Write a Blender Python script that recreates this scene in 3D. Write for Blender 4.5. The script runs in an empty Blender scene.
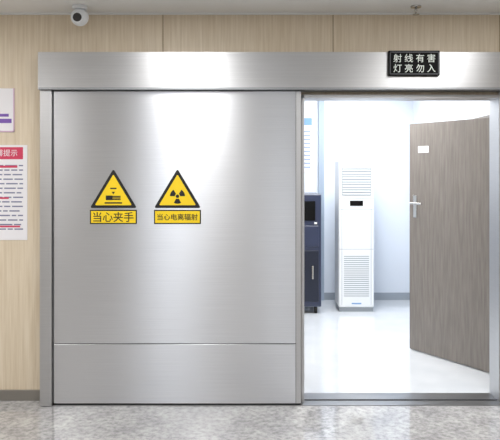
import bpy, bmesh, math, random
from mathutils import Vector, Matrix
random.seed(4)
C=bpy.context
C.scene.view_settings.view_transform='Standard'
def lin(c):
    return tuple(((v/255)/12.92 if v/255<=0.04045 else ((v/255+0.055)/1.055)**2.4) for v in c)+(1,)
def mat(name,rgb,rough=.5,metal=0,emit=0,emrgb=None,coat=0):
    m=bpy.data.materials.new(name);m.use_nodes=True
    b=m.node_tree.nodes['Principled BSDF']
    b.inputs['Base Color'].default_value=lin(rgb)
    b.inputs['Roughness'].default_value=rough
    b.inputs['Metallic'].default_value=metal
    b.inputs['Coat Weight'].default_value=coat
    if emit:
        b.inputs['Emission Color'].default_value=lin(emrgb or rgb)
        b.inputs['Emission Strength'].default_value=emit
    return m
def noise_color(m,scale,c1,c2,ns=5,detail=6,lo=.3,hi=.7,bump=0,rr=None):
    nt=m.node_tree;N=nt.nodes;L=nt.links;b=N['Principled BSDF']
    tc=N.new('ShaderNodeTexCoord');mp=N.new('ShaderNodeMapping');mp.inputs['Scale'].default_value=scale
    no=N.new('ShaderNodeTexNoise');no.inputs['Scale'].default_value=ns;no.inputs['Detail'].default_value=detail
    cr=N.new('ShaderNodeValToRGB');e=cr.color_ramp.elements
    e[0].position=lo;e[0].color=lin(c1);e[1].position=hi;e[1].color=lin(c2)
    L.new(tc.outputs['Object'],mp.inputs['Vector']);L.new(mp.outputs[0],no.inputs['Vector'])
    L.new(no.outputs['Fac'],cr.inputs[0]);L.new(cr.outputs[0],b.inputs['Base Color'])
    if bump:
        bp=N.new('ShaderNodeBump');bp.inputs['Strength'].default_value=bump;bp.inputs['Distance'].default_value=.002
        L.new(no.outputs['Fac'],bp.inputs['Height']);L.new(bp.outputs[0],b.inputs['Normal'])
    if rr:
        mr=N.new('ShaderNodeMapRange');mr.inputs[3].default_value=rr[0];mr.inputs[4].default_value=rr[1]
        L.new(no.outputs['Fac'],mr.inputs[0]);L.new(mr.outputs[0],b.inputs['Roughness'])
    return m
# ---------- materials
M_wall=noise_color(mat('wood_laminate',(214,196,168),.45),(14,14,.5),(206,189,163),(222,208,186),ns=6,lo=.3,hi=.7)
M_wallb=noise_color(mat('painted_panel_warm',(190,182,170),.5),(14,14,.5),(176,168,156),(190,182,170),ns=6)
M_groove=mat('panel_groove',(150,130,102),.7)
M_white=mat('white_paint',(225,226,226),.6)
M_ceil=mat('ceiling_white',(232,232,230),.7)
M_inner=mat('inner_white',(226,233,243),.5)
def steel(name,c1,c2,rough=.3,aniso=.75):
    m=noise_color(mat(name,c1,rough,1),(.35,1,130),c1,c2,ns=7,detail=6,lo=.2,hi=.8,rr=(rough-.03,rough+.04))
    b=m.node_tree.nodes['Principled BSDF']
    b.inputs['Anisotropic'].default_value=aniso
    if aniso:
        tg=m.node_tree.nodes.new('ShaderNodeCombineXYZ');tg.inputs[2].default_value=1
        m.node_tree.links.new(tg.outputs[0],b.inputs['Tangent'])
    return m
M_steel=steel('brushed_steel',(202,203,206),(222,223,226),.3,.8)
M_steelh=steel('brushed_steel_header',(186,186,187),(206,206,207),.34,.6)
M_steelf=steel('satin_steel_frame',(190,190,191),(208,208,209),.4,0)
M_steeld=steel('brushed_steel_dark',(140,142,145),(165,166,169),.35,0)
M_seam=mat('seam_dark',(60,60,62),.6,.5)
M_black=mat('black_plastic',(8,8,9),.55)
M_black.node_tree.nodes['Principled BSDF'].inputs['Specular IOR Level'].default_value=.15
M_rubber=mat('rubber',(28,28,28),.8)
M_yel=mat('sign_yellow',(240,205,18),.45)
M_ink=mat('ink_black',(14,14,14),.5)
M_ledt=mat('sign_letters',(215,222,215),.5,emit=.15)
M_paper=mat('paper',(232,230,233),.6)
M_red=mat('print_red',(205,60,92),.6)
M_purple=mat('print_purple',(120,84,170),.6)
M_txt=mat('print_grey',(120,120,150),.6)
M_plastic=mat('white_plastic',(232,235,238),.3)
M_grille=mat('grille_grey',(150,156,162),.5)
M_navy=mat('navy_metal',(44,52,78),.4,coat=.3)
M_navy2=mat('navy_dark',(22,28,46),.4)
M_blue=mat('poster_blue',(120,160,205),.6)
M_glass=mat('lens_black',(8,8,10),.08,coat=1)
M_brown=noise_color(mat('door_laminate',(134,122,114),.42),(9,9,.7),(114,107,102),(132,126,120),ns=6)
M_brass=mat('satin_metal',(190,188,184),.25,1)
M_base=mat('baseboard_steel',(150,146,140),.35,.7)
# floor stone
M_floor=mat('polished_stone',(190,188,184),.06)
nt=M_floor.node_tree;N=nt.nodes;L=nt.links;b=N['Principled BSDF'];b.inputs['IOR'].default_value=1.9
tc=N.new('ShaderNodeTexCoord');n1=N.new('ShaderNodeTexNoise');n1.inputs['Scale'].default_value=26;n1.inputs['Detail'].default_value=9;n1.inputs['Roughness'].default_value=.7
n2=N.new('ShaderNodeTexNoise');n2.inputs['Scale'].default_value=4;n2.inputs['Detail'].default_value=4
cr=N.new('ShaderNodeValToRGB');e=cr.color_ramp.elements;e[0].position=.34;e[0].color=lin((150,149,149));e[1].position=.6;e[1].color=lin((206,205,204))
cr2=N.new('ShaderNodeValToRGB');e=cr2.color_ramp.elements;e[0].position=.3;e[0].color=lin((210,210,213));e[1].position=.7;e[1].color=(1,1,1,1)
mx=N.new('ShaderNodeMix');mx.data_type='RGBA';mx.blend_type='MULTIPLY';mx.inputs[0].default_value=1
for n in(n1,n2):L.new(tc.outputs['Object'],n.inputs['Vector'])
L.new(n1.outputs['Fac'],cr.inputs[0]);L.new(n2.outputs['Fac'],cr2.inputs[0]);L.new(cr.outputs[0],mx.inputs[6]);L.new(cr2.outputs[0],mx.inputs[7]);L.new(mx.outputs[2],b.inputs['Base Color'])
M_ifloor=noise_color(mat('polished_vinyl',(225,226,228),.08),(1,1,1),(210,214,219),(222,225,229),ns=3)
M_ifloor.node_tree.nodes['Principled BSDF'].inputs['IOR'].default_value=1.8

# ---------- geometry helpers
def link(o,parent=None):
    C.scene.collection.objects.link(o)
    if parent: o.parent=parent
    return o
def empty(name,loc=(0,0,0),rz=0):
    o=bpy.data.objects.new(name,None);o.location=loc;o.rotation_euler=(0,0,rz);o.empty_display_size=.1
    return link(o)
def boxes(name,lst,m,parent=None,bevel=0,seg=2):
    bm=bmesh.new()
    for x0,x1,y0,y1,z0,z1 in lst:
        r=bmesh.ops.create_cube(bm,size=1)
        bmesh.ops.scale(bm,vec=(x1-x0,y1-y0,z1-z0),verts=r['verts'])
        bmesh.ops.translate(bm,vec=((x0+x1)/2,(y0+y1)/2,(z0+z1)/2),verts=r['verts'])
    if bevel: bmesh.ops.bevel(bm,geom=bm.edges[:],offset=bevel,segments=seg,affect='EDGES',profile=.5)
    me=bpy.data.meshes.new(name);bm.to_mesh(me);bm.free();me.materials.append(m)
    return link(bpy.data.objects.new(name,me),parent)
def cyl(name,loc,r,h,m,parent=None,axis='Z',r2=None,seg=32):
    bm=bmesh.new();bmesh.ops.create_cone(bm,cap_ends=True,segments=seg,radius1=r,radius2=r if r2 is None else r2,depth=h)
    if axis=='Y':bmesh.ops.rotate(bm,matrix=Matrix.Rotation(math.pi/2,3,'X'),verts=bm.verts)
    if axis=='X':bmesh.ops.rotate(bm,matrix=Matrix.Rotation(math.pi/2,3,'Y'),verts=bm.verts)
    bmesh.ops.translate(bm,vec=loc,verts=bm.verts)
    me=bpy.data.meshes.new(name);bm.to_mesh(me);bm.free();me.materials.append(m)
    for p in me.polygons:p.use_smooth=len(p.vertices)==4
    return link(bpy.data.objects.new(name,me),parent)
def ball(name,loc,r,m,parent=None,sc=(1,1,1)):
    bm=bmesh.new();bmesh.ops.create_uvsphere(bm,u_segments=32,v_segments=20,radius=r)
    bmesh.ops.scale(bm,vec=sc,verts=bm.verts);bmesh.ops.translate(bm,vec=loc,verts=bm.verts)
    me=bpy.data.meshes.new(name);bm.to_mesh(me);bm.free();me.materials.append(m)
    for p in me.polygons:p.use_smooth=True
    return link(bpy.data.objects.new(name,me),parent)
def prism(name,pts,y0,y1,m,parent=None):
    bm=bmesh.new();a=[bm.verts.new((x,y0,z)) for x,z in pts];c=[bm.verts.new((x,y1,z)) for x,z in pts]
    n=len(pts);bm.faces.new(a);bm.faces.new(c[::-1])
    for i in range(n):bm.faces.new((a[i],c[i],c[(i+1)%n],a[(i+1)%n]))
    bmesh.ops.recalc_face_normals(bm,faces=bm.faces)
    me=bpy.data.meshes.new(name);bm.to_mesh(me);bm.free();me.materials.append(m)
    return link(bpy.data.objects.new(name,me),parent)
def text(name,s,x,y,z,size,m,parent,w=None,ext=.0006,bold=0.0):
    cu=bpy.data.curves.new(name,'FONT');cu.body=s;cu.size=size;cu.align_x='CENTER';cu.align_y='CENTER';cu.extrude=ext;cu.offset=bold
    o=link(bpy.data.objects.new(name,cu));C.view_layer.update()
    me=bpy.data.meshes.new_from_object(o.evaluated_get(C.evaluated_depsgraph_get()))
    bpy.data.objects.remove(o)
    xs=[v.co.x for v in me.vertices];ys=[v.co.y for v in me.vertices]
    if xs:
        cx=(max(xs)+min(xs))/2;cy=(max(ys)+min(ys))/2;k=(w/(max(xs)-min(xs))) if w else 1
        for v in me.vertices:v.co=Vector(((v.co.x-cx)*k+x,y-v.co.z,(v.co.y-cy)*k+z))
    me.materials.clear();me.materials.append(m)
    return link(bpy.data.objects.new(name,me),parent)

H=2.73
XL,XR,YB=-3.6,3.4,-6.6
# ---------- corridor shell
boxes('floor',[(XL,XR,YB,.1,-.1,0)],M_floor)
boxes('ceiling',[(XL,XR,YB,.1,H,H+.1)],M_ceil)
boxes('wall_left',[(XL-.1,XL,YB,.1,0,H)],M_wallb)
boxes('wall_right',[(XR,XR+.1,YB,.1,0,H)],M_wallb)
WX=[(-1.75,-.95),(.35,.8)]
segs=[];x=XL
for a,b_ in WX:
    segs.append((x,a,YB-.1,YB,0,H));segs.append((a,b_,YB-.1,YB,0,.12));segs.append((a,b_,YB-.1,YB,2.5,H));x=b_
segs.append((x,XR,YB-.1,YB,0,H))
boxes('wall_back',segs,M_wallb)
M_reflglow=mat('reflection_glow',(235,240,245),.2,emit=2.2,emrgb=(240,246,255))  # unseen glowing panels, added so the steel door reflects bright streaks
for i,(a,b_) in enumerate(WX):
    w_=empty('added_glow_panel_%d'%(i+1))
    boxes('glow_face',[(a+.03,b_-.03,YB-.06,YB-.05,.15,2.47)],M_reflglow,w_)
    boxes('frame',[(a,a+.04,YB-.08,YB,.12,2.5),(b_-.04,b_,YB-.08,YB,.12,2.5),(a,b_,YB-.08,YB,.12,.16),(a,b_,YB-.08,YB,2.46,2.5)],M_white,w_)
OX0,OX1,OZ=.36,1.745,2.15
boxes('wall_front',[(XL,OX0,.1,.235,0,H+.1),(OX1,XR,.1,.235,0,H+.1),(OX0,OX1,.1,.235,OZ,H+.1)],M_wall)
g=[]
for x in(-2.95,-1.78,-.614,.586,1.76,2.93):
    if x>-1.45 and x<1.9: g.append((x-.003,x+.003,.0985,.101,2.43,H))
    else: g.append((x-.003,x+.003,.0985,.101,.1,H))
boxes('trim_1',g,M_groove)
boxes('baseboard_left',[(XL,-1.45,.088,.1,0,.075)],M_base,bevel=.002)
boxes('baseboard_right',[(1.86,XR,.088,.1,0,.075)],M_base,bevel=.002)
boxes('trim_2',[(XL,XR,.085,.1,H-.012,H)],M_white)
# ---------- inner room shell
IR=2.06;IB=3.72;IL=-2.6
boxes('floor_inner',[(IL,3.2,.1,IB+.1,-.1,0)],M_ifloor)
boxes('ceiling_inner',[(IL,3.2,.235,IB+.1,2.75,2.85)],M_ceil)
boxes('wall_inner_back',[(IL,3.2,IB,IB+.1,0,2.75)],M_inner)
boxes('wall_inner_left',[(IL-.1,IL,.235,IB,0,2.75)],M_inner)
boxes('wall_inner_right',[(IR,IR+.12,.235,.53,0,2.75),(IR,IR+.12,1.47,IB,0,2.75),(IR,IR+.12,.53,1.47,2.1,2.75)],M_inner)
boxes('wall_side_room',[(3.2,3.3,.235,IB,0,2.75)],M_inner)
boxes('baseboard_inner',[(IL,IR,IB-.012,IB,0,.09)],mat('grey_skirting',(160,168,178),.5))
boxes('trim_3',[(IR-.012,IR+.13,.53,.56,0,2.1),(IR-.012,IR+.13,1.44,1.47,0,2.1),(IR-.012,IR+.13,.53,1.47,2.07,2.1)],M_brown)
boxes('trim_4',[(.86,.93,IB-.05,IB,0,2.75)],mat('frame_bluegrey',(160,174,192),.5),bevel=.004)
# ---------- sliding door
d=empty('sliding_door')
boxes('leaf_upper',[(-1.356,.352,0,.055,.426,2.168)],M_steel,d,bevel=.0025)
boxes('leaf_lower',[(-1.356,.352,0,.055,.012,.421)],M_steel,d,bevel=.0025)
boxes('leaf_core',[(-1.351,.350,.004,.052,.02,2.165)],M_seam,d)
boxes('edge_strip',[(.318,.352,-.0015,-.0002,.014,2.165)],M_steelf,d)
boxes('edge_shadow_gap',[(.315,.318,-.0008,-.0001,.014,2.165)],M_seam,d)
boxes('bottom_seal',[(-1.35,.35,.01,.045,0.004,.014)],M_rubber,d)
h=empty('door_header')
boxes('cover',[(-1.444,2.0,-.06,-.052,2.172,2.427),(-1.444,2.0,-.052,.099,2.419,2.427),(-1.444,-1.436,-.052,.099,2.172,2.419),(1.992,2.0,-.052,.099,2.172,2.419)],M_steelh,h)
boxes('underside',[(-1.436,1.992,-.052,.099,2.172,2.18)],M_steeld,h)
boxes('lower_edge_shade',[(-1.44,1.996,-.0615,-.06,2.172,2.186)],M_steeld,h)  # darker strip paints in the shadow along the header's lower edge
f=empty('door_frame')
boxes('jamb_left',[(-1.442,-1.362,-.03,.099,0.004,2.171)],M_steelf,f,bevel=.003)
boxes('jamb_receiver',[(OX1,OX1+.11,.06,.099,0.004,2.171)],M_steelf,f,bevel=.003)
boxes('liner_right',[(OX1-.004,OX1,.06,.24,.004,2.146)],M_steelf,f)
boxes('liner_left',[(OX0,OX0+.02,.06,.24,.004,2.146)],M_steelf,f)
boxes('liner_top',[(OX0,OX1,.06,.24,2.128,2.15)],M_steelf,f)
boxes('threshold_1',[(-1.442,OX1+.11,-.01,.24,0,.004)],M_steeld,f)
boxes('guide_rail',[(OX0,OX1,.085,.10,.004,.008)],M_seam,f)
# ---------- warning signs (die-cut triangle above a text label)
def warn(x0,x1,label,kind):
    e=empty('warning_sign',(0,-.0018,0))
    w=x1-x0;cx=(x0+x1)/2;z0=1.251;zb=1.362;zt=zb+.27
    def tri(inset,y0,y1,m,n,r=.012):
        hw=w/2;A=[(cx-hw,zb),(cx+hw,zb),(cx,zt)]
        gx=cx;gz=(2*zb+zt)/3;rin=(zt-zb)/3;s=(rin-inset)/rin
        A=[(gx+(px-gx)*s,gz+(pz-gz)*s) for px,pz in A]
        pts=[]
        for i in range(3):
            p0=Vector(A[i-1]);p1=Vector(A[i]);p2=Vector(A[(i+1)%3])
            a=p1+(p0-p1).normalized()*r*1.5;c=p1+(p2-p1).normalized()*r*1.5
            for t in range(6):
                u=t/5;q=a*(1-u)**2+p1*2*u*(1-u)+c*u*u;pts.append((q.x,q.y))
        prism(n,pts,y0,y1,m,e)
    tri(0,-.003,0,M_ink,'triangle_border');tri(.019,-.0036,-.003,M_yel,'triangle_face',.008)
    yk=-.0042
    if kind=='rad':
        cz=1.443
        cyl('hub',(cx,yk,cz),.012,.001,M_ink,e,'Y')
        for k in range(3):
            a0=math.pi/2+math.pi/3+k*2*math.pi/3
            pts=[]
            for t in range(9):
                a=a0+(t/8-.5)*math.radians(58);pts.append((cx+.052*math.cos(a),cz+.052*math.sin(a)))
            for t in range(8,-1,-1):
                a=a0+(t/8-.5)*math.radians(58);pts.append((cx+.018*math.cos(a),cz+.018*math.sin(a)))
            prism('blade_%d'%k,pts,yk,yk+.0006,M_ink,e)
    else:
        boxes('plate_1',[(cx-.06,cx+.06,yk,yk+.0006,1.392,1.402)],M_ink,e)
        boxes('plate_2',[(cx-.022,cx+.022,yk,yk+.0006,1.492,1.502)],M_ink,e)
        boxes('palm',[(cx-.052,cx-.006,yk,yk+.0006,1.416,1.448)],M_ink,e)
        boxes('fingers',[(cx-.008,cx+.05,yk,yk+.0006,1.417+i*.0105,1.4245+i*.0105) for i in range(3)],M_ink,e)
        prism('arrow',[(cx-.012,1.474),(cx+.012,1.474),(cx,1.455)],yk,yk+.0006,M_ink,e)
    boxes('label_border',[(x0,x1,-.003,0,z0,z0+.098)],M_ink,e,bevel=.001)
    boxes('label',[(x0+.008,x1-.008,-.0036,-.003,z0+.008,z0+.090)],M_yel,e)
    text('label_text',label,cx,-.0042,z0+.049,.06,M_ink,e,w=w*.86,bold=.0004)
warn(-1.104,-.780,'当心夹手','hand')
warn(-.662,-.338,'当心电离辐射','rad')
# ---------- illuminated sign on header
s=empty('radiation_warning_light',(0,-.002,0))
boxes('housing',[(.938,1.285,-.088,-.06,2.262,2.432)],M_black,s,bevel=.004)
boxes('bezel',[(.946,1.277,-.0905,-.087,2.270,2.276),(.946,1.277,-.0905,-.087,2.418,2.424),(.946,.951,-.0905,-.087,2.270,2.424),(1.272,1.277,-.0905,-.087,2.270,2.424)],mat('bezel_grey',(80,82,86),.5),s)
for i,(t,z) in enumerate((('射线有害',2.380),('灯亮勿入',2.312))):
    for j,ch in enumerate(t):
        text('letter_%d_%d'%(i,j),ch,.998+j*.076,-.0895,z,.060,M_ledt,s,bold=.0002)
# ---------- wall notices at left
p=empty('wall_plaque')
boxes('plate',[(-2.0,-1.66,.094,.1,1.89,2.20)],M_paper,p,bevel=.003)
boxes('print',[(-1.95,-1.70,.0925,.094,2.0,2.02),(-1.95,-1.68,.0925,.094,1.955,1.985)],M_purple,p)
boxes('rim',[(-2.0,-1.66,.0925,.0945,1.892,1.900),(-1.668,-1.66,.0925,.0945,1.892,2.2)],mat('rim_pink',(206,170,196),.5),p)
p=empty('notice_poster')
boxes('sheet',[(-2.1,-1.57,.0965,.1,1.13,1.80)],M_paper,p,bevel=.001)
boxes('header_band',[(-2.09,-1.60,.0955,.0965,1.70,1.785)],M_red,p,bevel=.0003)
text('header_text','温馨提示',-1.74,.0952,1.745,.05,M_paper,p,w=.2)
ll=[]
z=1.66
while z>1.18:
    x=-2.06
    while x<-1.62:
        w=random.uniform(.03,.09);ll.append((x,min(x+w,-1.60),.0957,.0965,z-.009,z));x+=w+.012
    z-=.032
boxes('body_lines',ll,M_txt,p)
boxes('red_lines',[(-2.06,-1.64,.0954,.0962,1.64,1.655),(-2.06,-1.7,.0954,.0962,1.42,1.432),(-2.06,-1.62,.0954,.0962,1.22,1.232)],M_red,p)
# ---------- security camera
sc=empty('security_camera')
cyl('ceiling_base',(-1.149,-.1,H-.012),.05,.024,M_plastic,sc)
ball('housing',(-1.149,-.1,2.655),.06,M_plastic,sc)
cyl('shroud',(-1.149,-.153,2.640),.038,.02,M_plastic,sc,'Y')
cyl('lens',(-1.149,-.164,2.640),.029,.006,M_glass,sc,'Y')
sp=empty('fire_sprinkler')
cyl('escutcheon',(1.12,-.1,H-.005),.035,.01,M_brass,sp)
cyl('body',(1.12,-.1,H-.03),.009,.05,M_brass,sp)
cyl('deflector',(1.12,-.1,H-.057),.022,.004,M_brass,sp)
# ---------- floor-standing air conditioner
a=empty('floor_air_conditioner')
ax0,ax1,ay0,ay1=1.02,1.43,3.0,3.36
boxes('plinth',[(ax0+.01,ax1-.01,ay0+.02,ay1-.01,0,.05)],M_grille,a)
boxes('cabinet',[(ax0,ax1,ay0,ay1,.05,1.75)],M_plastic,a,bevel=.02,seg=4)
boxes('vent_recess',[(ax0+.04,ax1-.04,ay0-.003,ay0+.003,1.34,1.66)],M_grille,a)
boxes('louvers',[(ax0+.045,ax1-.045,ay0-.010,ay0-.002,1.35+i*.03,1.368+i*.03) for i in range(11)],M_plastic,a,bevel=.002)
boxes('control_panel',[(ax0+.13,ax1-.13,ay0-.004,ay0+.002,1.22,1.28)],M_black,a)
boxes('panel_seams',[(ax0+.01,ax1-.01,ay0-.001,ay0+.002,z,z+.004) for z in(1.18,1.30,.72)],M_grille,a)
boxes('intake_slots',[(ax0+.06,ax1-.06,ay0-.0015,ay0+.002,.18+i*.024,.188+i*.024) for i in range(20)],M_grille,a)
boxes('logo',[(ax0+.15,ax1-.15,ay0-.002,ay0+.002,.09,.105)],M_blue,a)
boxes('vertical_seams',[(x,x+.004,ay0-.001,ay0+.002,.08,1.18) for x in(ax0+.035,ax1-.039)],M_grille,a)
# ---------- navy equipment cabinet
k=empty('equipment_cabinet')
boxes('body',[(.30,.81,2.9,3.45,.08,1.36)],M_navy,k,bevel=.012)
boxes('door_panel',[(.33,.78,2.888,2.902,.14,.72)],M_navy2,k,bevel=.005)
boxes('drawer_panel',[(.33,.78,2.888,2.902,.76,1.0)],M_navy,k,bevel=.005)
boxes('display',[(.40,.74,2.89,2.902,1.06,1.28)],M_black,k,bevel=.003)
boxes('handle',[(.70,.72,2.865,2.89,.4,.55)],M_brass,k,bevel=.003)
boxes('indicator',[(.73,.76,2.885,2.9,1.02,1.04)],M_white,k)
for i,(x,y) in enumerate(((.35,2.95),(.75,2.95),(.35,3.4),(.75,3.4))):cyl('caster_%d'%i,(x,y,.04),.04,.03,M_rubber,k,'X')
q=empty('wall_poster')
boxes('sheet',[(.42,.80,IB-.004,IB,1.60,2.32)],M_paper,q)
boxes('band',[(.44,.78,IB-.006,IB-.004,2.2,2.29)],M_blue,q)
boxes('lines',[(.45,.76,IB-.006,IB-.004,1.66+i*.05,1.68+i*.05) for i in range(10)],mat('lines_blue',(150,170,200),.6),q)
# ---------- brown hinged door, ajar
hx,hy=2.03,.56
ex,ey=1.47,1.43
ang=math.atan2(ey-hy,ex-hx);W=math.hypot(ex-hx,ey-hy)
o=empty('hinged_door',(hx,hy,0),ang)
boxes('leaf',[(0.01,W,-.02,.022,.008,2.045)],M_brown,o,bevel=.002)
boxes('edge_band',[(W-.0005,W+.003,-.02,.022,.01,2.04)],mat('edge_dark',(84,76,72),.5),o)
for sgn,yy in((1,.022),(-1,-.02)):
    boxes('handle_plate',[(W-.085,W-.045,min(yy,yy+sgn*.006),max(yy,yy+sgn*.006),1.20,1.40)],M_brass,o,bevel=.0015)
    cyl('handle_spindle',(W-.065,yy+sgn*.03,1.33),.009,.06,M_brass,o,'Y')
    boxes('handle_lever',[(W-.19,W-.055,min(yy+sgn*.05,yy+sgn*.064),max(yy+sgn*.05,yy+sgn*.064),1.32,1.34)],M_brass,o,bevel=.004)
boxes('label',[(W-.22,W-.10,.022,.024,1.78,1.84)],M_paper,o)
for i,z in enumerate((.25,1.05,1.8)):cyl('hinge_%d'%i,(0.006,.0,z),.008,.1,M_brass,o)

# ---------- lights
M_em=mat('light_panel',(255,255,255),.5,emit=3,emrgb=(255,252,246))
def lamp(name,x,y,z,sx,sy,power,col=(1,1,1)):
    e=empty(name)
    boxes('diffuser',[(x-sx/2,x+sx/2,y-sy/2,y+sy/2,z-.008,z-.002)],M_em,e)
    boxes('rim',[(x-sx/2-.02,x-sx/2,y-sy/2-.02,y+sy/2+.02,z-.012,z),(x+sx/2,x+sx/2+.02,y-sy/2-.02,y+sy/2+.02,z-.012,z),(x-sx/2,x+sx/2,y-sy/2-.02,y-sy/2,z-.012,z),(x-sx/2,x+sx/2,y+sy/2,y+sy/2+.02,z-.012,z)],M_plastic,e)
    ld=bpy.data.lights.new(name+'_lamp','AREA');ld.shape='RECTANGLE';ld.size=sx;ld.size_y=sy;ld.energy=power;ld.color=col
    lo=bpy.data.objects.new('lamp',ld);lo.location=(x,y,z-.02);link(lo,e)
for x in(-.55,1.6,-2.6):
    for y in(-1.5,-3.9):
        lamp('ceiling_light',x,y,H,.6,1.2,22,(.985,.99,1))
lamp('ceiling_light',.9,1.3,2.75,.6,1.0,46,(.97,.985,1))
lamp('ceiling_light',1.1,2.75,2.75,.6,.6,28,(.97,.985,1))
lamp('ceiling_light',-1.2,2.0,2.75,.6,1.2,24,(.97,.985,1))
lamp('ceiling_light',2.7,1.5,2.75,.5,.5,8,(.97,.985,1))
w=bpy.data.worlds.new('world');C.scene.world=w;w.use_nodes=True
w.node_tree.nodes['Background'].inputs[0].default_value=(.8,.85,.9,1);w.node_tree.nodes['Background'].inputs[1].default_value=.5
# ---------- camera
cd=bpy.data.cameras.new('camera');cd.sensor_width=36;cd.lens=652/500*36;cd.shift_y=-.096;cd.clip_start=.05
co=bpy.data.objects.new('camera',cd);co.location=(0,-4.5,1.61);co.rotation_euler=(math.pi/2,0,0);link(co);C.scene.camera=co
